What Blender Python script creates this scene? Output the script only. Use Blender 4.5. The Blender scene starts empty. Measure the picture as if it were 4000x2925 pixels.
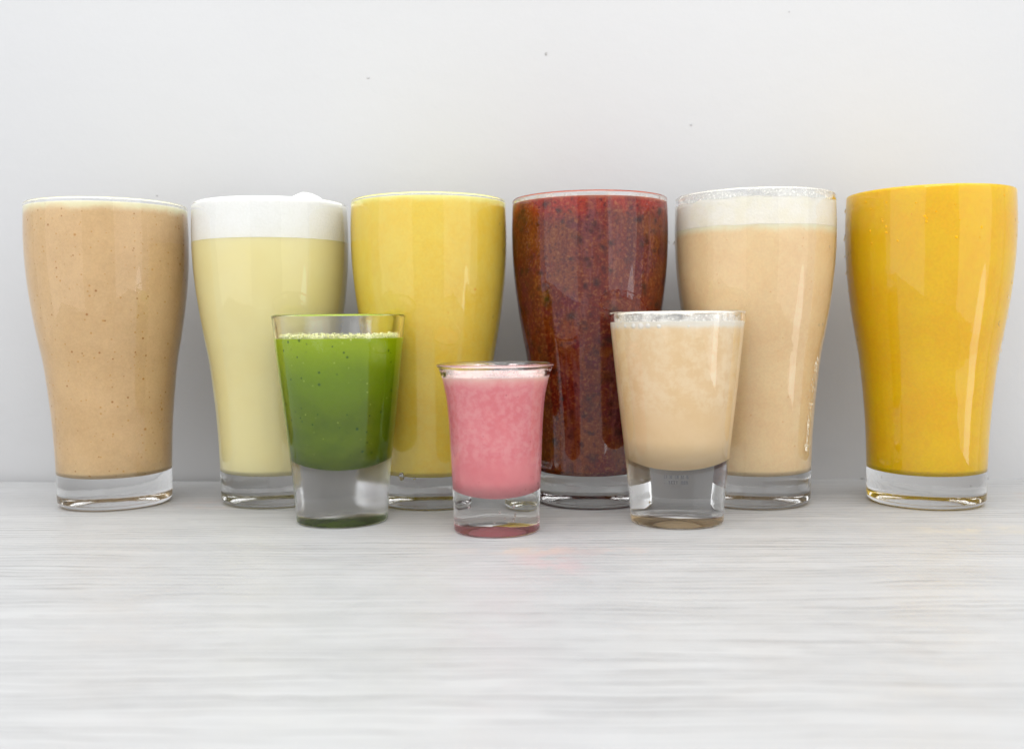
import bpy, bmesh, math, random
from mathutils import Vector, Matrix, noise

random.seed(7)
sc = bpy.context.scene
R = math.radians

# ------------------------------------------------------------------ camera
CAM_H = 0.09184
PITCH, ROLL = R(2.943), R(-0.5208)
cam_data = bpy.data.cameras.new("camera")
cam_data.sensor_width = 36.0
cam_data.lens = 34.306
cam_data.clip_start = 0.01
cam_data.clip_end = 50
cam_data.dof.use_dof = True
cam_data.dof.focus_distance = 0.462
cam_data.dof.aperture_fstop = 9.5
cam = bpy.data.objects.new("camera", cam_data)
sc.collection.objects.link(cam)
right = Vector((1, 0, 0))
up = Vector((0, math.sin(PITCH), math.cos(PITCH)))
back = right.cross(up)
cr, sr = math.cos(ROLL), math.sin(ROLL)
r2 = right * cr + up * sr
u2 = up * cr - right * sr
m = Matrix((r2, u2, back)).transposed().to_4x4()
m.translation = (0, 0, CAM_H)
cam.matrix_world = m
sc.camera = cam

# ------------------------------------------------------------------ light
world = bpy.data.worlds.new("World")
sc.world = world
world.use_nodes = True
bg = world.node_tree.nodes["Background"]
bg.inputs["Color"].default_value = (0.96, 0.98, 1.0, 1)
bg.inputs["Strength"].default_value = 0.90


def area_light(name, loc, target, sx, sy, watts, color=(1, 1, 1)):
    d = bpy.data.lights.new(name, 'AREA')
    d.shape = 'RECTANGLE'
    d.size, d.size_y = sx, sy
    d.energy = watts
    d.color = color
    o = bpy.data.objects.new(name, d)
    sc.collection.objects.link(o)
    o.location = loc
    o.rotation_euler = (Vector(target) - Vector(loc)).to_track_quat('-Z', 'Y').to_euler()
    return o


# ceiling softbox, two big front windows either side of the photographer, and a slim unseen lamp added low right for the streaks on the glasses
area_light("ceiling_softbox", (0.0, 0.10, 1.20), (0, 0.44, 0.0), 3.0, 1.1, 14.0, (1.0, 0.995, 0.985))
area_light("front_fill", (0.0, -0.70, 0.80), (0, 0.50, 0.06), 1.0, 0.5, 4.8, (1.0, 0.995, 0.985))  # unseen fill lamp, added to brighten the glass fronts and the wall between them
area_light("window_left", (-0.95, -0.42, 0.36), (0.0, 0.46, 0.20), 1.30, 1.30, 3.6, (0.985, 0.99, 1.0))
area_light("window_right", (0.98, -0.48, 0.36), (0.03, 0.46, 0.20), 1.10, 1.30, 3.4, (0.985, 0.99, 1.0))
streak_lamp = area_light("streak_lamp_right", (1.05, -0.10, -0.42), (0.17, 0.49, -0.1), 0.30, 0.95, 1.3, (1.0, 0.99, 0.97))
streak_lamp.data.shape = 'ELLIPSE'

vs = sc.view_settings
vs.view_transform = 'Standard'
vs.look = 'None'
vs.exposure = 0.13
vs.gamma = 1.0
vs.use_curve_mapping = False
cy = sc.cycles
cy.max_bounces = 14
cy.diffuse_bounces = 5
cy.glossy_bounces = 10
cy.transmission_bounces = 12
cy.transparent_max_bounces = 16
cy.caustics_refractive = True
cy.caustics_reflective = True
cy.sample_clamp_indirect = 6.0
cy.blur_glossy = 0.6
cy.use_denoising = True
try:
    cy.denoiser = 'OPENIMAGEDENOISE'
    cy.denoising_input_passes = 'RGB_ALBEDO_NORMAL'
    cy.denoising_prefilter = 'ACCURATE'
except Exception:
    pass

# ------------------------------------------------------------------ node helpers


def lin(c):
    return c / 12.92 if c <= 0.04045 else ((c + 0.055) / 1.055) ** 2.4


def rgb(r, g, b, k=1.0):
    return (min(lin(r / 255) * k, 1), min(lin(g / 255) * k, 1), min(lin(b / 255) * k, 1), 1)


def wet(r, g, b, k=0.487):
    """albedo a drink needs behind glass to show this sRGB colour: the wall reflects a little
    and traps some of the light that comes back"""
    out = []
    for c in (r, g, b):
        e = max(lin(c / 255) - 0.038, 0.003)
        out.append(min(e / (k + 0.35 * e), 0.982))
    return (*out, 1)


class NT:
    """short helper around a material's node tree"""

    def __init__(self, name):
        self.mat = bpy.data.materials.new(name)
        self.mat.use_nodes = True
        self.t = self.mat.node_tree
        self.t.nodes.clear()
        self.out = self.t.nodes.new('ShaderNodeOutputMaterial')
        self._co = None

    def node(self, typ, **kw):
        n = self.t.nodes.new(typ)
        for k, v in kw.items():
            setattr(n, k, v)
        return n

    def link(self, a, b):
        self.t.links.new(a, b)

    def put(self, sock, v):
        if v is None:
            return
        if isinstance(v, bpy.types.NodeSocket):
            self.link(v, sock)
        else:
            sock.default_value = v

    def co(self):
        if self._co is None:
            self._co = self.node('ShaderNodeTexCoord').outputs['Object']
        return self._co

    def mapping(self, scale=(1, 1, 1), loc=(0, 0, 0), rot=(0, 0, 0), vec=None):
        n = self.node('ShaderNodeMapping')
        self.link(vec or self.co(), n.inputs['Vector'])
        n.inputs['Scale'].default_value = scale
        n.inputs['Location'].default_value = loc
        n.inputs['Rotation'].default_value = rot
        return n.outputs[0]

    def noise(self, scale, detail=3, rough=0.55, vec=None, dist=0.0, color=False):
        n = self.node('ShaderNodeTexNoise')
        self.link(vec or self.co(), n.inputs['Vector'])
        n.inputs['Scale'].default_value = scale
        n.inputs['Detail'].default_value = detail
        n.inputs['Roughness'].default_value = rough
        n.inputs['Distortion'].default_value = dist
        return n.outputs['Color' if color else 'Fac']

    def voronoi(self, scale, vec=None, rand=1.0, feature='F1'):
        n = self.node('ShaderNodeTexVoronoi', feature=feature)
        self.link(vec or self.co(), n.inputs['Vector'])
        n.inputs['Scale'].default_value = scale
        n.inputs['Randomness'].default_value = rand
        return n

    def math(self, op, a, b=None, c=None, clamp=False):
        n = self.node('ShaderNodeMath', operation=op, use_clamp=clamp)
        self.put(n.inputs[0], a)
        self.put(n.inputs[1], b)
        if c is not None:
            self.put(n.inputs[2], c)
        return n.outputs[0]

    def rng(self, v, a, b, c=0.0, d=1.0, smooth=True):
        n = self.node('ShaderNodeMapRange', interpolation_type='SMOOTHSTEP' if smooth else 'LINEAR')
        self.put(n.inputs['Value'], v)
        n.inputs['From Min'].default_value = a
        n.inputs['From Max'].default_value = b
        n.inputs['To Min'].default_value = c
        n.inputs['To Max'].default_value = d
        return n.outputs[0]

    def mix(self, fac, a, b, blend='MIX'):
        n = self.node('ShaderNodeMix', data_type='RGBA', blend_type=blend)
        self.put(n.inputs[0], fac)
        self.put(n.inputs[6], a)
        self.put(n.inputs[7], b)
        return n.outputs[2]

    def xyz(self, vec=None):
        n = self.node('ShaderNodeSeparateXYZ')
        self.link(vec or self.co(), n.inputs[0])
        return n.outputs

    def bump(self, h, strength=0.3, dist=0.001):
        n = self.node('ShaderNodeBump')
        self.put(n.inputs['Height'], h)
        n.inputs['Strength'].default_value = strength
        n.inputs['Distance'].default_value = dist
        return n.outputs[0]

    def principled(self, color, rough=0.5, spec=0.5, sss=0.0, sss_r=(1, 1, 1), sss_scale=0.003, normal=None, alpha=None, coat=0.0):
        p = self.node('ShaderNodeBsdfPrincipled')
        self.put(p.inputs['Base Color'], color)
        self.put(p.inputs['Roughness'], rough)
        p.inputs['Specular IOR Level'].default_value = spec
        p.inputs['Subsurface Weight'].default_value = sss
        p.inputs['Subsurface Radius'].default_value = sss_r
        p.inputs['Subsurface Scale'].default_value = sss_scale
        p.inputs['Coat Weight'].default_value = coat
        if normal is not None:
            self.link(normal, p.inputs['Normal'])
        if alpha is not None:
            self.put(p.inputs['Alpha'], alpha)
        self.link(p.outputs[0], self.out.inputs['Surface'])
        return p


# ------------------------------------------------------------------ materials of the setting
def mat_wall():
    n = NT("painted_wall")
    big = n.noise(2.2, 3)
    fine = n.noise(60, 4, 0.6)
    c = n.mix(n.rng(big, 0.35, 0.65), (0.490, 0.491, 0.499, 1), (0.510, 0.511, 0.518, 1))
    scuff = n.noise(9, 5, 0.65, vec=n.mapping(scale=(1, 1, 2.2)))
    c = n.mix(n.rng(scuff, 0.60, 0.78, 0, 0.22), c, (0.43, 0.43, 0.44, 1))
    nm = n.bump(n.math('ADD', fine, n.math('MULTIPLY', big, 2.0)), 0.25, 0.0012)
    n.principled(c, 0.55, 0.35, normal=nm)
    return n.mat


def mat_table():
    n = NT("washed_wood_laminate")
    warp = n.noise(6.0, 3, 0.5, vec=n.mapping(scale=(1.0, 2.6, 1)), color=True)
    wv = n.node('ShaderNodeVectorMath', operation='MULTIPLY_ADD')
    n.link(warp, wv.inputs[0])
    wv.inputs[1].default_value = (0.0, 0.013, 0.0)
    n.link(n.co(), wv.inputs[2])
    v = wv.outputs[0]
    # long wavy grain lines: warped stripes whose strength and spacing drift
    sx, sy, _ = n.xyz(v)
    w1 = n.noise(1.0, 3, 0.55, vec=n.mapping(scale=(11, 42, 1), vec=v))
    w2 = n.noise(1.0, 2, 0.5, vec=n.mapping(scale=(34, 120, 1), loc=(3, 7, 0), vec=v))
    d = n.noise(1.0, 3, 0.55, vec=n.mapping(scale=(2.6, 60, 1), loc=(9, 2, 0), vec=v))
    e = n.noise(1.0, 3, 0.5, vec=n.mapping(scale=(2.4, 13, 1), loc=(1, 5, 0), vec=v))

    def stripes(spacing, a1, a2, lo, hi):
        ph = n.math('MULTIPLY', sy, 2 * math.pi / spacing)
        ph = n.math('ADD', ph, n.math('MULTIPLY', w1, a1))
        ph = n.math('ADD', ph, n.math('MULTIPLY', w2, a2))
        return n.rng(n.math('SINE', ph), lo, hi)
    thin = n.noise(1.0, 3, 0.6, vec=n.mapping(scale=(16, 160, 1), loc=(5, 1, 0), vec=v))
    line = n.math('MULTIPLY', stripes(0.0044, 12.0, 5.0, 0.66, 1.0), n.rng(thin, 0.34, 0.56))
    thin2 = n.noise(1.0, 3, 0.6, vec=n.mapping(scale=(10, 90, 1), loc=(15, 4, 0), vec=v))
    line2 = n.math('MULTIPLY', stripes(0.0029, 10.0, 6.0, 0.5, 1.0), n.rng(thin2, 0.38, 0.60))
    patch = n.rng(e, 0.36, 0.62, 0.35, 1.0)
    c = n.mix(n.rng(d, 0.34, 0.66), (0.525, 0.53, 0.535, 1), (0.475, 0.48, 0.485, 1))
    c = n.mix(n.rng(e, 0.35, 0.65, 0, 0.6), c, (0.53, 0.535, 0.538, 1))
    c = n.mix(n.math('MULTIPLY', n.math('MULTIPLY', line, patch), 0.85), c, (0.22, 0.22, 0.225, 1))
    c = n.mix(n.math('MULTIPLY', n.math('MULTIPLY', line2, patch), 0.75), c, (0.28, 0.28, 0.285, 1))
    # spilled juice: dried stains in front of the pink shot and beside the glasses
    blot = n.noise(55, 5, 0.65)
    for (sx, sy, rx, ry, col, amt) in (
            (0.004, 0.372, 0.020, 0.030, (0.62, 0.36, 0.36, 1), 0.42),
            (0.016, 0.392, 0.045, 0.012, (0.62, 0.45, 0.38, 1), 0.36),
            (-0.012, 0.392, 0.03, 0.008, (0.62, 0.47, 0.36, 1), 0.34),
            (0.017, 0.385, 0.012, 0.03, (0.35, 0.35, 0.38, 1), 0.40),
            (0.19, 0.43, 0.05, 0.012, (0.66, 0.58, 0.42, 1), 0.35),
            (-0.168, 0.50, 0.03, 0.02, (0.62, 0.43, 0.36, 1), 0.35),
            (0.262, 0.515, 0.03, 0.012, (0.66, 0.50, 0.38, 1), 0.35),
            (0.02, 0.36, 0.05, 0.05, (0.5, 0.5, 0.52, 1), 0.15)):
        vm = n.node('ShaderNodeVectorMath', operation='LENGTH')
        n.link(n.mapping(scale=(1 / rx, 1 / ry, 0), loc=(-sx / rx, -sy / ry, 0)), vm.inputs[0])
        fall = n.rng(vm.outputs['Value'], 1.15, 0.2)
        k = n.math('MULTIPLY', n.math('MULTIPLY', fall, n.rng(blot, 0.42, 0.62)), amt)
        c = n.mix(k, c, col)
    h = n.math('SUBTRACT', 1.0, n.math('ADD', n.math('MULTIPLY', line, 0.8), n.math('MULTIPLY', line2, 0.5)))
    nm = n.bump(h, 0.25, 0.0004)
    n.principled(c, n.rng(blot, 0.3, 0.7, 0.36, 0.52), 0.35, normal=nm)
    return n.mat


# ------------------------------------------------------------------ mesh helpers
def link_obj(name, me, mat, parent=None):
    o = bpy.data.objects.new(name, me)
    sc.collection.objects.link(o)
    if mat is not None and not me.materials:
        me.materials.append(mat)
    if parent is not None:
        o.parent = parent
    return o


def mesh_from_bm(bm, name, smooth=True):
    bmesh.ops.recalc_face_normals(bm, faces=bm.faces[:])
    me = bpy.data.meshes.new(name)
    bm.to_mesh(me)
    bm.free()
    if smooth:
        me.polygons.foreach_set('use_smooth', [True] * len(me.polygons))
    return me


def spline(pts, per=6):
    """Catmull-Rom through the (r, z) points"""
    out = []
    n = len(pts)
    for i in range(n - 1):
        p0 = Vector(pts[max(i - 1, 0)])
        p1 = Vector(pts[i])
        p2 = Vector(pts[i + 1])
        p3 = Vector(pts[min(i + 2, n - 1)])
        for k in range(per):
            t = k / per
            out.append(0.5 * ((2 * p1) + (p2 - p0) * t + (2 * p0 - 5 * p1 + 4 * p2 - p3) * t * t + (3 * p1 - p0 - 3 * p2 + p3) * t ** 3))
    out.append(Vector(pts[-1]))
    return [(max(p[0], 0), p[1]) for p in out]


def lathe(prof, seg=128, fn=None):
    """revolve (r, z) points; ends with r == 0 become poles"""
    bm = bmesh.new()
    rings = []
    for (r, z) in prof:
        if r < 1e-6:
            rings.append([bm.verts.new((0, 0, z))])
        else:
            ring = []
            for k in range(seg):
                a = 2 * math.pi * k / seg
                p = Vector((r * math.cos(a), r * math.sin(a), z))
                if fn:
                    p = fn(p, r, z, a)
                ring.append(bm.verts.new(p))
            rings.append(ring)
    for A, B in zip(rings[:-1], rings[1:]):
        if len(A) == 1 and len(B) == 1:
            continue
        for k in range(seg):
            j = (k + 1) % seg
            if len(A) == 1:
                bm.faces.new((A[0], B[k], B[j]))
            elif len(B) == 1:
                bm.faces.new((A[k], A[j], B[0]))
            else:
                bm.faces.new((A[k], A[j], B[j], B[k]))
    return bm


def interp(prof, z):
    """radius of a rising profile at height z"""
    for (r0, z0), (r1, z1) in zip(prof[:-1], prof[1:]):
        if z0 <= z <= z1:
            return r0 + (r1 - r0) * (z - z0) / max(z1 - z0, 1e-9)
    return prof[-1][0] if z > prof[-1][1] else prof[0][0]


def blob_mesh(name, rx, ry, rz, sub=2, jitter=0.0, seed=0):
    bm = bmesh.new()
    bmesh.ops.create_icosphere(bm, subdivisions=sub, radius=1.0)
    for v in bm.verts:
        k = 1 + jitter * noise.noise(v.co * 1.7 + Vector((seed * 3.1, seed * 1.7, 0)))
        v.co = Vector((v.co.x * rx * k, v.co.y * ry * k, v.co.z * rz * k))
    return mesh_from_bm(bm, name)


# ------------------------------------------------------------------ the setting
WALL_A = math.atan2(0.561 - 0.586, 0.5)
WALL_C = Vector((0, 0.5735, 0))


def build_setting():
    # tabletop: a thick laminate board reaching the wall
    bm = bmesh.new()
    bmesh.ops.create_cube(bm, size=1.0)
    for v in bm.verts:
        v.co = Vector((v.co.x * 1.0, v.co.y * 0.49, v.co.z * 0.03))
    me = mesh_from_bm(bm, "tabletop", False)
    for v in me.vertices:
        v.co.y += 0.3285
        v.co.x -= 0.183
        v.co.z -= 0.015
    o = link_obj("tabletop", me, mat_table())
    o.rotation_euler.z = WALL_A * 0.6
    o["kind"] = "structure"
    # painted wall
    bm = bmesh.new()
    bmesh.ops.create_cube(bm, size=1.0)
    for v in bm.verts:
        v.co = Vector((v.co.x * 5.0, v.co.y * 0.05 + 0.025, v.co.z * 2.4 + 0.7))
    w = link_obj("wall", mesh_from_bm(bm, "wall", False), mat_wall())
    w.location = WALL_C
    w.rotation_euler.z = WALL_A
    w["kind"] = "structure"
    # small dark specks and chips in the paint
    n = NT("wall_speck")
    n.principled((0.36, 0.355, 0.35, 1), 0.7, 0.2)
    n2 = NT("paint_dent")
    n2.principled((0.44, 0.44, 0.45, 1), 0.7, 0.2)
    for i, (x, z, rx, rz, mm) in enumerate((
            (0.0214, 0.2475, 0.0007, 0.0009, n), (0.1045, 0.2055, 0.0006, 0.0006, n2),
            (0.274, 0.0008, 0.0012, 0.0008, n), (0.2478, 0.0240, 0.0007, 0.0005, n2),
            (0.2035, 0.0006, 0.0013, 0.0006, n), (0.218, 0.0006, 0.0010, 0.0005, n),
            (-0.0825, 0.236, 0.0010, 0.0005, n2), (0.160, 0.268, 0.0005, 0.0004, n2),
            (0.273, 0.029, 0.0008, 0.0006, n2), (-0.21, 0.17, 0.0005, 0.0005, n2))):
        sp = link_obj("paint_speck", blob_mesh("paint_speck", rx, 0.0002, rz, 2, 0.5, i), mm.mat, w)
        sp.location = (x, -0.0001, z)


# ------------------------------------------------------------------ glass
def mat_glass(name, frost=None, tint=(1, 1, 1, 1)):
    n = NT(name)
    g = n.node('ShaderNodeBsdfGlass')
    g.inputs['IOR'].default_value = 1.5
    g.inputs['Color'].default_value = tint
    g.inputs['Roughness'].default_value = 0.0
    wob = n.noise(38, 2, 0.4)
    if frost:
        z0, z1, amt = frost
        zz = n.xyz()[2]
        f = n.noise(300, 3, 0.7)
        cloud = n.noise(70, 3, 0.6)
        band = n.rng(n.math('ADD', zz, n.math('MULTIPLY', n.math('SUBTRACT', cloud, 0.5), 0.02)), z1, z0)
        n.link(n.math('MULTIPLY', n.math('MULTIPLY', band, n.rng(cloud, 0.3, 0.65, 0.25, 1)), amt), g.inputs['Roughness'])
        n.link(n.bump(n.math('ADD', n.math('MULTIPLY', f, 0.15), wob), 0.2, 0.0015), g.inputs['Normal'])
    else:
        n.link(n.bump(n.math('ADD', wob, n.math('MULTIPLY', n.noise(150, 2, 0.5), 0.12)), 0.16, 0.0015), g.inputs['Normal'])
    n.link(g.outputs[0], n.out.inputs['Surface'])
    return n.mat


def arc(c, r0, a0, a1, k):
    return [(c[0] + r0 * math.cos(R(a0 + (a1 - a0) * i / k)), c[1] + r0 * math.sin(R(a0 + (a1 - a0) * i / k))) for i in range(k + 1)]


class Kind:
    """one kind of glass: outer wall, thickness, inner floor"""

    def __init__(self, outer, H, floor_z, wall, bowl, dimple, foot=0.0016, power=0.75, rim_in=0.0042):
        self.H = H
        self.outer = [(r, z) for r, z in spline(outer, 6)]
        self.wall = wall
        Ro = self.outer
        rimr = Ro[-1][0]
        # inner wall follows the outer wall, easing into the bowl
        t_rim = wall(H)
        inner = []
        zb = floor_z + bowl
        N = 40
        for i in range(N + 1):
            z = zb + (H - t_rim * 0.5 - zb) * i / N
            inner.append((interp(Ro, z) - wall(z), z))
        rb = inner[0][0]
        # bowl: quarter super-ellipse from the axis to the wall
        low = []
        for i in range(0, 25):
            t = (i / 24) * math.pi / 2
            low.append((rb * math.sin(t) ** power, zb - bowl * math.cos(t)))
        low[0] = (0.0, floor_z)
        self.inner = low[:-1] + inner
        # closed body: underside dimple, foot, wall, rim, inner wall, bowl
        r0 = Ro[0][0]
        base = 0.0003
        under = []
        rd = r0 - rim_in
        for i in range(13):
            t = i / 12
            under.append((rd * t, base + dimple * (1 - t * t)))
        under[-1] = (rd, base)
        footc = (r0 - foot, base + foot)
        body = under + [(r0 - foot - 0.0012, base)] + arc(footc, foot, -88, -4, 7)
        body += [(r, z) for r, z in Ro if z > base + foot * 1.4 and z < H - t_rim * 0.6]
        rimc = (rimr - t_rim / 2, H - t_rim / 2)
        body += arc(rimc, t_rim / 2, 0, 180, 10)
        body += list(reversed(self.inner))[1:]
        body[-1] = (0.0, floor_z)
        self.me = mesh_from_bm(lathe(body, 160), "glass_body")


tall_outer = [(0.0282, 0.0002), (0.0283, 0.004), (0.0284, 0.0118), (0.0286, 0.0218), (0.0292, 0.0368), (0.0303, 0.0518), (0.0325, 0.0724), (0.0348, 0.0858),
              (0.0366, 0.0968), (0.0381, 0.108), (0.0392, 0.119), (0.0398, 0.130), (0.0399, 0.141), (0.0394, 0.155)]
TALL = Kind(tall_outer, 0.155, 0.0152, lambda z: 0.0017 + 0.0012 * max(0, 1 - z / 0.05), 0.0042, 0.0014, 0.0030)
shot_outer = [(0.0214, 0.0002), (0.0217, 0.006), (0.0225, 0.017), (0.0246, 0.037), (0.0269, 0.057), (0.0290, 0.0767), (0.03106, 0.097)]
SHOT = Kind(shot_outer, 0.097, 0.0256, lambda z: 0.0019 + 0.0012 * max(0, 1 - z / 0.06), 0.0150, 0.0048, 0.0010, 1.0, 0.0030)
flare_outer = [(0.01925, 0.0002), (0.0193, 0.0067), (0.0196, 0.0171), (0.02015, 0.0274), (0.02055, 0.0378), (0.0210, 0.0481), (0.0219, 0.0585), (0.0228, 0.0636),
               (0.0240, 0.0688), (0.0262, 0.0746)]
FLARE = Kind(flare_outer, 0.0746, 0.0155, lambda z: 0.0020 + 0.0008 * max(0, 1 - z / 0.05), 0.0085, 0.0044, 0.0010, 1.0, 0.0030)


# ------------------------------------------------------------------ drinks
def juice_mesh(kind, z_top, name, z_bot=None, meniscus=0.0006, fn=None, eps=0.00012):
    """solid of drink that fills the glass up to z_top and just bites into its wall"""
    prof = []
    for (r, z) in kind.inner:
        if z_bot is not None and z < z_bot:
            continue
        if z > z_top:
            break
        prof.append((r + eps if r > 0 else 0.0, z - (eps if z < kind.inner[24][1] else 0)))
    rt = interp([p for p in kind.inner[24:]], z_top) + eps
    if z_bot is not None:
        rb = interp([p for p in kind.inner[24:]], z_bot) + eps
        prof = [(0.0, z_bot), (rb * 0.5, z_bot), (rb, z_bot)] + prof
    prof = [p for p in prof if p[1] < z_top - 0.0004]
    prof += [(rt, z_top - 0.00035), (rt, z_top - 0.00004), (rt - 0.00004, z_top)]
    for t, dz in ((0.985, -meniscus * 0.6), (0.95, -meniscus), (0.8, -meniscus), (0.6, -meniscus), (0.4, -meniscus), (0.2, -meniscus)):
        prof.append((rt * t, z_top + dz))
    prof.append((0.0, z_top - meniscus))
    return mesh_from_bm(lathe(prof, 128, fn), name)


def mat_drink(name, col, col2, scale=40, froth=None, specks=None, cloud=None, sss=0.5, sss_scale=0.004, sss_r=(0.7, 0.7, 0.6), light_layers=None, grain=0.0, extra=None):
    n = NT(name)
    big = n.noise(scale, 4, 0.6)
    c = n.mix(n.rng(big, 0.35, 0.65), col, col2)
    z = n.xyz()[2]
    if cloud:
        z0, z1, ccol, amt, cs = cloud
        cl = n.noise(cs, 6, 0.68, dist=0.0)
        m1 = n.math('MULTIPLY', n.rng(z, z0, z1), n.math('MULTIPLY', n.rng(cl, 0.40, 0.62), amt))
        c = n.mix(m1, c, ccol)
    for (z0, z1, lcol, amt) in (light_layers or ()):
        lj = n.noise(26, 3, 0.6)
        lz = n.math('ADD', z, n.math('MULTIPLY', n.math('SUBTRACT', lj, 0.5), (z1 - z0) * 0.9))
        c = n.mix(n.rng(lz, z0, z1, 0, amt), c, lcol)
    if grain:
        g = n.noise(900, 2, 0.6)
        c = n.mix(n.rng(g, 0.3, 0.7, 0, grain), c, n.mix(1.0, c, (0.55, 0.5, 0.42, 1), 'MULTIPLY'))
    if extra:
        c = extra(n, c, z)
    if specks:
        for (sscale, thr, scol, amt) in specks:
            v = n.voronoi(sscale)
            pick = n.node('ShaderNodeSeparateColor')
            n.link(v.outputs['Color'], pick.inputs[0])
            on = n.math('GREATER_THAN', pick.outputs[0], 0.45)
            size = n.math('MULTIPLY_ADD', pick.outputs[1], thr * 0.7, thr * 0.5)
            k = n.math('SUBTRACT', 1.0, n.math('DIVIDE', v.outputs['Distance'], size), clamp=True)
            k = n.math('MULTIPLY', n.rng(k, 0.0, 0.6), n.math('MULTIPLY', on, amt))
            c = n.mix(k, c, scol)
    if froth:
        z0, z1, fcol, amt = froth
        jit = n.noise(90, 4, 0.6)
        zz = n.math('ADD', z, n.math('MULTIPLY', n.math('SUBTRACT', jit, 0.5), (z1 - z0) * 1.2))
        c = n.mix(n.rng(zz, z0, z1, 0, amt), c, fcol)
    n.principled(c, 0.6, 0.0, sss, sss_r, sss_scale)
    return n.mat


def mat_foam(name, col, col2, bub=900, bump=0.5):
    n = NT(name)
    f = n.noise(120, 4, 0.6)
    c = n.mix(n.rng(f, 0.35, 0.65), col, col2)
    v = n.voronoi(bub)
    c = n.mix(n.rng(v.outputs['Distance'], 0.35, 0.7, 0, 0.12), c, n.mix(0.35, c, (0.5, 0.48, 0.4, 1)))
    n.principled(c, 0.6, 0.0, normal=n.bump(v.outputs['Distance'], bump, 0.0006))
    return n.mat


def mat_film(name, col, lo, hi, z0, z1, scale=60, amount=0.85, stretch=2.0):
    """wet foam residue on the inside of the glass: patchy, thin, see-through"""
    n = NT(name)
    a = n.noise(scale, 5, 0.65, vec=n.mapping(scale=(1, 1, stretch)))
    bubb = n.voronoi(700).outputs['Distance']
    z = n.xyz()[2]
    k = n.math('ADD', n.rng(a, lo, hi), n.rng(z, z1, z0, -0.6, 0.75, False), clamp=True)
    k = n.math('MULTIPLY', k, n.rng(bubb, 0.15, 0.6, 1.0, 0.55))
    n.principled(col, 0.45, 0.3, alpha=n.math('MULTIPLY', k, amount))
    return n.mat


def film_mesh(kind, z0, z1, name, off=0.00015):
    prof = []
    N = 14
    inner = kind.inner[24:]
    for i in range(N + 1):
        z = z0 + (z1 - z0) * i / N
        prof.append((interp(inner, z) - off, z))
    thick = [(r - 0.0001, z) for r, z in reversed(prof)]
    prof = prof + thick + [prof[0]]
    return mesh_from_bm(lathe(prof, 128), name)


WATER = None
MATS = {}


def thing(name, x, y, label, cat, group=None, rz=0.0):
    e = bpy.data.objects.new(name, None)
    sc.collection.objects.link(e)
    e.empty_display_size = 0.02
    e.location = (x, y, 0)
    e.rotation_euler.z = rz
    e["label"] = label
    e["category"] = cat
    if group:
        e["group"] = group
    return e


def droplets(parent, kind, spots, mat, name="droplet", depth=0.45):
    """(angle seen from the camera side in degrees, height, radius, stretch) beads on the outer wall; 0 = facing camera, 90 = right"""
    cx, cy_, _ = parent.parent.location
    face = math.atan2(-cy_, -cx)
    for i, (a, z, r, st) in enumerate(spots):
        ang = face + R(a)
        rr = interp(kind.outer, z)
        me = blob_mesh(name, r, r * depth, r * st, 2, 0.35, i + z * 100)
        o = link_obj(name, me, mat, parent)
        o.location = (math.cos(ang) * (rr + r * depth * 0.25), math.sin(ang) * (rr + r * depth * 0.25), z)
        o.rotation_euler.z = ang - math.pi / 2
    return


def bubbles_ring(kind, z, n_, rmin, rmax, spread_z, name, seed, inset=0.0):
    """froth of tiny bubbles round the contact line, joined"""
    rnd = random.Random(seed)
    bm = bmesh.new()
    inner = kind.inner[24:]
    for i in range(n_):
        a = rnd.uniform(0, 2 * math.pi)
        zz = z + rnd.gauss(0, spread_z)
        r = rnd.uniform(rmin, rmax) * (0.6 + 0.8 * rnd.random())
        rad = interp(inner, zz) - r * 0.5 - inset * rnd.random()
        mt = Matrix.Translation((rad * math.cos(a), rad * math.sin(a), zz)) @ Matrix.Scale(r, 4)
        bmesh.ops.create_icosphere(bm, subdivisions=1, radius=1.0, matrix=mt)
    return mesh_from_bm(bm, name)


def tall(name, x, y, label):
    return thing(name, x, y, label, "glass", "tall tumblers standing in a row by the wall")


def body(t, kind, mat):
    return link_obj("tumbler" if kind is TALL else "shot_tumbler", kind.me if not kind.me.materials else kind.me.copy(), None, t), mat


def put_glass(t, kind, mat):
    me = kind.me.copy()
    o = bpy.data.objects.new("tumbler", me)
    sc.collection.objects.link(o)
    me.materials.clear()
    me.materials.append(mat)
    o.parent = t
    return o


def edge_drops(seed, n_, sides, z0, z1, r0=0.0003, r1=0.0008):
    rnd = random.Random(seed)
    out = []
    for i in range(n_):
        s = rnd.choice(sides)
        out.append((s + rnd.uniform(-14, 14), rnd.uniform(z0, z1), rnd.uniform(r0, r1), rnd.uniform(0.9, 1.8)))
    return out


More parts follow.
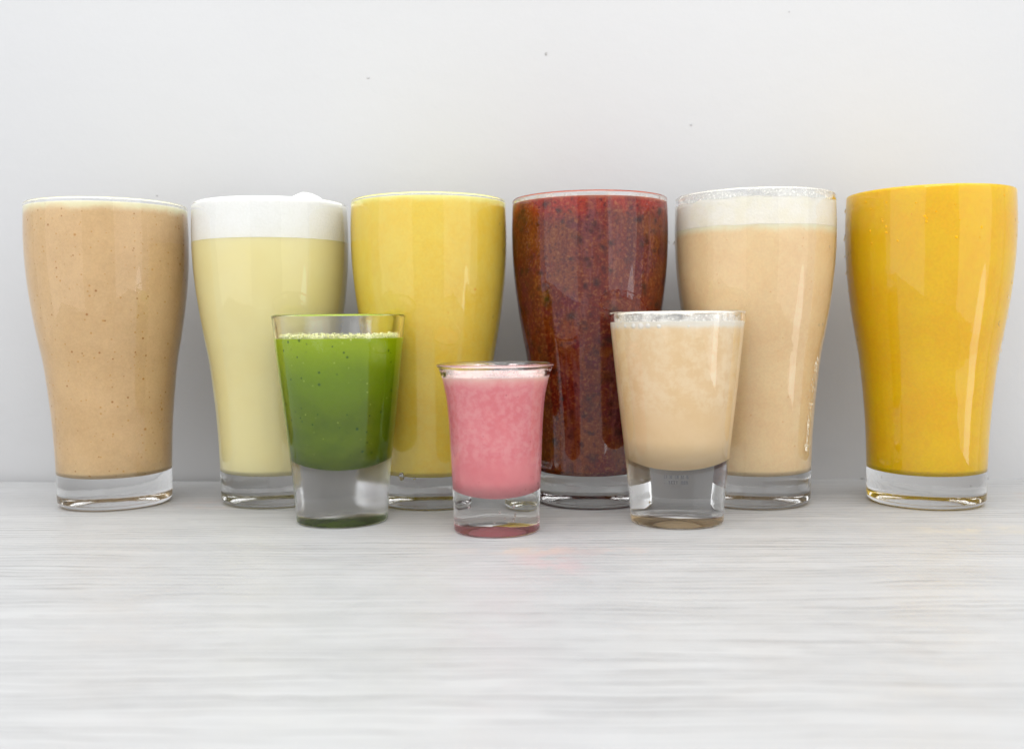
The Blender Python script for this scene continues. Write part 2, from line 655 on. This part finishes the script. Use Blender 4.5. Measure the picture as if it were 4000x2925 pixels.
def lettering(parent, kind, face):
    """two lines of tiny dark print round the thick base, faint and half legible"""
    n = NT("dark_print")
    n.principled((0.10, 0.10, 0.11, 1), 0.6, 0.2)
    quads = []

    def bar(x0, y0, x1, y1):
        quads.append((x0, y0, x1, y1))
    # second line, letter strokes on a 3 x 5 grid
    glyph = {'I': ["###", ".#.", ".#.", ".#.", "###"], 'C': ["###", "#..", "#..", "#..", "###"], 'T': ["###", ".#.", ".#.", ".#.", ".#."],
             '0': ["###", "#.#", "#.#", "#.#", "###"], '.': ["...", "...", "...", "...", ".#."], ' ': ["..."] * 5}
    px = 0.00026

    def write(txt, x, y):
        for ch in txt:
            for j, row in enumerate(glyph[ch]):
                for i, q in enumerate(row):
                    if q == '#':
                        bar(x + i * px, y - j * px * 1.05, x + (i + 1) * px * 1.0, y - (j + 1) * px * 1.05)
            x += 4.2 * px
    write("..ICIT 000", -0.0058, 0.0222)
    rnd = random.Random(21)
    for k in range(5):                                  # first line: dense square characters
        cx = -0.0056 + k * 0.0024
        for j in range(4):
            bar(cx, 0.0247 - j * 0.00042, cx + 0.0016 * rnd.uniform(0.6, 1.0), 0.0247 - j * 0.00042 - 0.00016)
        for j in range(3):
            xx = cx + rnd.uniform(0.0, 0.0014)
            bar(xx, 0.0248, xx + 0.00018, 0.0233)
    bm = bmesh.new()
    for (x0, y0, x1, y1) in quads:
        vs_ = []
        for off in (0.00004, 0.00010):
            for (x, z) in ((x0, y0), (x1, y0), (x1, y1), (x0, y1)):
                r = interp(kind.outer, z) + off
                a = face + x / r
                vs_.append(bm.verts.new((r * math.cos(a), r * math.sin(a), z)))
        for f in ((0, 1, 2, 3), (7, 6, 5, 4), (0, 4, 5, 1), (1, 5, 6, 2), (2, 6, 7, 3), (3, 7, 4, 0)):
            bm.faces.new([vs_[i] for i in f])
    link_obj("printed_lettering", mesh_from_bm(bm, "printed_lettering", False), n.mat, parent)


def build_drinks():
    clear = mat_glass("clear_glass", tint=(1, 1, 1, 1))
    misty = mat_glass("misted_glass", frost=(0.030, 0.046, 0.20), tint=(1, 1, 1, 1))
    wat = mat_glass("water_bead")
    wat.node_tree.nodes['Glass BSDF'].inputs['IOR'].default_value = 1.33

    # ---- 1 caramel smoothie
    t = tall("smoothie_glass", -0.20923, 0.51025, "tall glass of speckled caramel-brown smoothie, leftmost of the row")
    g = put_glass(t, TALL, clear)
    mt = mat_drink("caramel_smoothie", wet(207, 174, 132), wet(198, 165, 124), 45, cloud=(0.0, 0.01, wet(214, 182, 136), 0.3, 330),
                   froth=(0.1478, 0.1526, wet(240, 226, 190), 0.8),
                   specks=[(230, 0.17, wet(150, 95, 35), 0.75), (130, 0.12, wet(165, 110, 45), 0.75), (360, 0.22, wet(176, 124, 66), 0.6)], grain=0.12)
    link_obj("smoothie", juice_mesh(TALL, 0.1530, "smoothie"), mt, t)
    f = link_obj("foam_film", film_mesh(TALL, 0.1520, 0.1543, "foam_film"), mat_film("caramel_film", (0.9, 0.88, 0.8, 1), 0.45, 0.7, 0.1515, 0.1548, 90, 0.7), t)

    # ---- 2 pale cream drink with white foam head
    t = tall("foam_topped_glass", -0.12529, 0.51337, "tall glass of pale cream-yellow drink under a thick white foam head")
    g = put_glass(t, TALL, clear)
    mt = mat_drink("cream_drink", wet(228, 211, 156), wet(224, 207, 150), 30)
    link_obj("drink", juice_mesh(TALL, 0.1358, "drink", meniscus=0.0), mt, t)

    def crown(p, r, z, a):
        if z < 0.1515:
            return p
        d = Vector(((p.x - 0.0225) / 1.25, p.y + 0.0175, 0)).length
        h = 0.0042 * math.exp(-(d / 0.0068) ** 2)
        k = min(1.0, (0.0375 - r) / 0.006) if r < 0.0375 else 0
        return Vector((p.x, p.y, z + max(k, 0) * (h + 0.0012 + 0.0006 * noise.noise(p * 260))))
    fprof_me = None
    inner = TALL.inner[24:]
    prof = [(0, 0.1350), (0.018, 0.1350), (interp(inner, 0.135) + 0.00015, 0.1350), (interp(inner, 0.135) + 0.0002, 0.13505)]
    for i in range(12):
        z = 0.1353 + (0.1535 - 0.1353) * i / 11
        prof.append((interp(inner, z) + 0.0002, z))
    rt = prof[-1][0]
    for i in range(1, 24):
        prof.append((rt * (1 - i / 24), 0.1537))
    prof.append((0, 0.1549))
    link_obj("foam_head", mesh_from_bm(lathe(prof, 128, crown), "foam_head"),
             mat_foam("white_foam", (0.972, 0.972, 0.95, 1), (0.955, 0.955, 0.925, 1), 800, 0.2), t)

    # ---- 3 light yellow smoothie
    t = tall("smoothie_glass", -0.04199, 0.50514, "tall glass of pale mango-yellow smoothie between the foamy and dark red drinks")
    g = put_glass(t, TALL, clear)
    mt = mat_drink("mango_smoothie", wet(254, 195, 94), wet(252, 189, 86), 40, cloud=(0.0, 0.01, wet(252, 204, 108), 0.28, 300),
                   froth=(0.1500, 0.1538, wet(244, 226, 150), 0.7),
                   specks=[(75, 0.075, wet(214, 140, 25), 0.8)], grain=0.08)
    link_obj("smoothie", juice_mesh(TALL, 0.1536, "smoothie"), mt, t)
    droplets(g, TALL, edge_drops(3, 14, (82, 70), 0.05, 0.145, 0.0003, 0.0006) + [(-32, 0.0172, 0.0016, 1.2), (-18, 0.0165, 0.0008, 0.9)], wat)

    # ---- 4 dark red-brown berry drink
    t = tall("berry_drink_glass", 0.0404, 0.5034, "tall glass of dark reddish-brown berry drink flecked with purple pulp")
    g = put_glass(t, TALL, clear)

    def berry(n, c, z):
        red = n.noise(30, 4, 0.6)
        c = n.mix(n.rng(red, 0.50, 0.66, 0, 0.75), c, wet(104, 38, 34))
        pur = n.noise(46, 5, 0.65, vec=n.mapping(loc=(3, 1, 2)))
        c = n.mix(n.rng(pur, 0.50, 0.62, 0, 0.75), c, wet(98, 58, 66))
        zz = n.math('ADD', z, n.math('MULTIPLY', n.math('SUBTRACT', n.noise(75, 4), 0.5), 0.030))
        c = n.mix(n.rng(zz, 0.138, 0.152, 0, 0.7), c, wet(160, 62, 42))
        streak = n.noise(1.0, 4, 0.6, vec=n.mapping(scale=(85, 85, 9), loc=(2, 5, 1)))
        c = n.mix(n.rng(streak, 0.52, 0.64, 0, 0.65), c, wet(92, 30, 30))
        c = n.mix(n.rng(streak, 0.46, 0.36, 0, 0.55), c, wet(122, 84, 84))
        gr = n.noise(560, 4, 0.8)
        c = n.mix(n.rng(gr, 0.50, 0.68, 0, 0.5), c, wet(168, 110, 74))
        c = n.mix(n.rng(gr, 0.48, 0.32, 0, 0.6), c, wet(62, 30, 30))
        # soft irregular purple pulp
        wp = n.node('ShaderNodeVectorMath', operation='MULTIPLY_ADD')
        n.link(n.noise(170, 3, 0.6, color=True), wp.inputs[0])
        wp.inputs[1].default_value = (0.006, 0.006, 0.006)
        n.link(n.co(), wp.inputs[2])
        for sc_, th, col in ((84, 0.33, wet(66, 12, 30)), (145, 0.35, wet(72, 16, 30)), (260, 0.36, wet(84, 28, 28))):
            vo = n.voronoi(sc_, vec=wp.outputs[0])
            c = n.mix(n.rng(vo.outputs['Distance'], th, th * 0.1, 0, 0.85), c, col)
        return c
    mt = mat_drink("berry_drink", wet(118, 72, 52), wet(104, 58, 48), 35, extra=berry, sss=0.3, sss_scale=0.0015,
                   froth=(0.1506, 0.1528, wet(176, 126, 104), 0.5))
    link_obj("drink", juice_mesh(TALL, 0.1524, "drink"), mt, t)
    link_obj("foam_film", film_mesh(TALL, 0.1514, 0.1540, "foam_film"), mat_film("berry_film", wet(214, 190, 170), 0.46, 0.66, 0.1512, 0.1546, 110, 0.6), t)
    droplets(g, TALL, [(84, 0.1322, 0.0010, 1.0)], wat)

    # ---- 5 beige drink with frothy top
    t = tall("milky_drink_glass", 0.12359, 0.4983, "tall glass of beige milky drink with an off-white frothy top")
    g = put_glass(t, TALL, clear)
    mt = mat_drink("milky_drink", wet(225, 192, 149), wet(219, 185, 142), 40, cloud=(0.0, 0.01, wet(232, 202, 158), 0.35, 240), specks=[(260, 0.12, wet(190, 130, 70), 0.5)], grain=0.10, froth=(0.1335, 0.1390, wet(244, 230, 196), 0.9))
    link_obj("drink", juice_mesh(TALL, 0.1385, "drink", meniscus=0.0), mt, t)
    prof = [(0, 0.1378), (0.018, 0.1378), (interp(inner, 0.1378) + 0.00015, 0.1378), (interp(inner, 0.1378) + 0.0002, 0.13785)]
    for i in range(8):
        z = 0.1381 + (0.1506 - 0.1381) * i / 7
        prof.append((interp(inner, z) + 0.0002, z))
    rt = prof[-1][0]
    for i in range(1, 18):
        prof.append((rt * (1 - i / 18), 0.1500))
    prof.append((0, 0.1500))
    link_obj("foam_head", mesh_from_bm(lathe(prof, 128, lambda p, r, z, a: Vector((p.x, p.y, z + 0.0010 * noise.noise(p * 130))) if z > 0.139 or r < 0.0001 else Vector((p.x, p.y, z + 0.0005 * noise.noise(Vector((p.x, p.y, 0)) * 90)))), "foam_head"),
             mat_foam("cream_foam", (0.97, 0.94, 0.86, 1), (0.95, 0.91, 0.78, 1), 1000, 0.3), t)
    link_obj("foam_film", film_mesh(TALL, 0.1495, 0.1543, "foam_film"), mat_film("cream_film", (0.93, 0.92, 0.87, 1), 0.34, 0.56, 0.1490, 0.1560, 55, 0.9, 2.5), t)
    droplets(g, TALL, edge_drops(5, 16, (84, 72), 0.06, 0.145, 0.0003, 0.0007) + edge_drops(15, 6, (-84,), 0.08, 0.13, 0.0003, 0.0005) + [(-84, 0.1322, 0.0011, 1.1)], wat)
    # dried milk splash low on the right side
    n = NT("dried_milk")
    n.principled((0.86, 0.78, 0.62, 1), 0.7, 0.2)
    rnd = random.Random(4)
    spots = []
    for i in range(110):
        z = 0.028 + 0.046 * rnd.random()
        wide = 1.2 + 2.2 * math.exp(-((z - 0.058) / 0.010) ** 2)
        spots.append((61 + 6 * (z - 0.03) / 0.04 + rnd.gauss(0, wide), z + rnd.gauss(0, 0.001), rnd.uniform(0.00012, 0.00045), rnd.uniform(0.8, 2.2)))
    droplets(g, TALL, spots, n.mat, "milk_splash", 0.18)

    # ---- 6 bright orange-yellow smoothie
    t = tall("smoothie_glass", 0.2099, 0.49306, "tall glass of bright orange-yellow smoothie filled to the brim, rightmost")
    g = put_glass(t, TALL, clear)
    mt = mat_drink("orange_smoothie", wet(240, 178, 10), wet(234, 170, 8), 40, grain=0.14, cloud=(0.0, 0.01, wet(246, 190, 34), 0.28, 330),
                   specks=[(60, 0.05, wet(205, 120, 8), 0.7)])
    link_obj("smoothie", juice_mesh(TALL, 0.1542, "smoothie", meniscus=-0.0006), mt, t)
    droplets(g, TALL, edge_drops(6, 34, (84, 76, -84, -78), 0.06, 0.150, 0.0003, 0.0009), wat)
    nb = NT("juice_bubble")
    nb.principled(wet(214, 150, 12), 0.6, 0.1)
    rnd = random.Random(11)
    droplets(g, TALL, [(rnd.uniform(-50, 55), rnd.uniform(0.128, 0.150), rnd.uniform(0.0002, 0.0006), 1.0) for i in range(30)], nb.mat, "bubble", 0.15)

    # ---- shot 1: green juice
    t = thing("shot_glass", -0.0810, 0.4589, "small shot glass of green juice with misted thick base", "shot glass", "small glasses standing in front")
    g = put_glass(t, SHOT, misty)
    mt = mat_drink("green_juice", wet(96, 112, 2), wet(88, 104, 2), 90, light_layers=[(0.040, 0.070, wet(108, 130, 4), 0.9), (0.066, 0.088, wet(140, 162, 12), 0.95)], specks=[(300, 0.17, wet(180, 194, 90), 0.4), (240, 0.2, wet(50, 78, 2), 0.7)],  # paler green towards the top paints in light entering from above
                   sss=0.0, grain=0.10)
    link_obj("juice", juice_mesh(SHOT, 0.0862, "juice"), mt, t)
    nf = NT("green_froth")
    nf.principled(wet(226, 232, 150), 0.35, 0.5, 0.3, (1, 1, 0.5), 0.002)
    fr = link_obj("froth", bubbles_ring(SHOT, 0.0868, 1500, 0.00025, 0.0006, 0.0006, "froth", 5, 0.004), nf.mat, t)
    fr["kind"] = "stuff"

    # ---- shot 2: beige juice
    t = thing("shot_glass", 0.07604, 0.44982, "small shot glass of cloudy beige juice with white bubbly froth", "shot glass", "small glasses standing in front")
    g = put_glass(t, SHOT, clear)
    mt = mat_drink("beige_juice", wet(218, 187, 146), wet(213, 181, 138), 60, cloud=(0.045, 0.060, wet(232, 203, 168), 0.7, 170),
                   froth=(0.0885, 0.0912, (0.93, 0.91, 0.83, 1), 0.9), sss=0.0)
    link_obj("juice", juice_mesh(SHOT, 0.0925, "juice"), mt, t)
    foam = link_obj("foam_film", film_mesh(SHOT, 0.0905, 0.0955, "foam_film"), mat_film("white_film", (0.93, 0.92, 0.88, 1), 0.36, 0.58, 0.0905, 0.0965, 70, 0.9), t)
    lettering(g, SHOT, math.atan2(-0.44982, -0.07604))
    rnd = random.Random(8)
    face = math.atan2(-0.44982, -0.07604)
    for a, zz, r in ((-62, 0.0905, .0007), (-50, 0.0908, .0009), (-40, 0.0908, .0013), (-32, 0.0907, .0014), (-25, 0.0908, .0012), (-15, 0.0905, .0010), (-56, .0922, .0006), (-44, .0925, .0005), (-20, .0926, .0005), (10, .0905, .0006)):
        rr = interp(SHOT.inner[24:], zz)
        bo = link_obj("bubble", blob_mesh("bubble", r, r * 0.4, r, 2), MATS["froth_white"], foam)
        an = face + R(a)
        bo.location = (math.cos(an) * rr, math.sin(an) * rr, zz)
        bo.rotation_euler.z = an - math.pi / 2

    # ---- shot 3: pink juice
    t = thing("shot_glass", -0.00739, 0.43395, "small flared shot glass of cloudy pink juice, frontmost and smallest", "shot glass", "small glasses standing in front")
    g = put_glass(t, FLARE, clear)
    mt = mat_drink("pink_juice", wet(214, 130, 134), wet(208, 121, 126), 60, cloud=(0.026, 0.038, wet(222, 162, 166), 0.42, 330),
                   froth=(0.0640, 0.0700, wet(244, 182, 174), 0.8),
                   specks=[(210, 0.10, wet(150, 60, 70), 0.6)])
    link_obj("juice", juice_mesh(FLARE, 0.0695, "juice"), mt, t)
    link_obj("foam_film", film_mesh(FLARE, 0.0685, 0.0735, "foam_film"), mat_film("pink_film", wet(250, 216, 216), 0.38, 0.62, 0.068, 0.0745, 90, 0.75), t)
    droplets(g, FLARE, edge_drops(9, 12, (84, 76), 0.012, 0.055, 0.0002, 0.0005) + [(-38, 0.0135, 0.0008, 1.1), (22, 0.0140, 0.0007, 1.3), (4, 0.0115, 0.0006, 1), (24, 0.0100, 0.0005, 1.6), (22, 0.0078, 0.0006, 1.2), (10, 0.0088, 0.0005, 1), (-3, 0.0070, 0.0004, 1)], wat)


nfw = NT("froth_white")
nfw.principled((0.93, 0.92, 0.88, 1), 0.15, 0.6)
MATS["froth_white"] = nfw.mat

build_setting()
build_drinks()
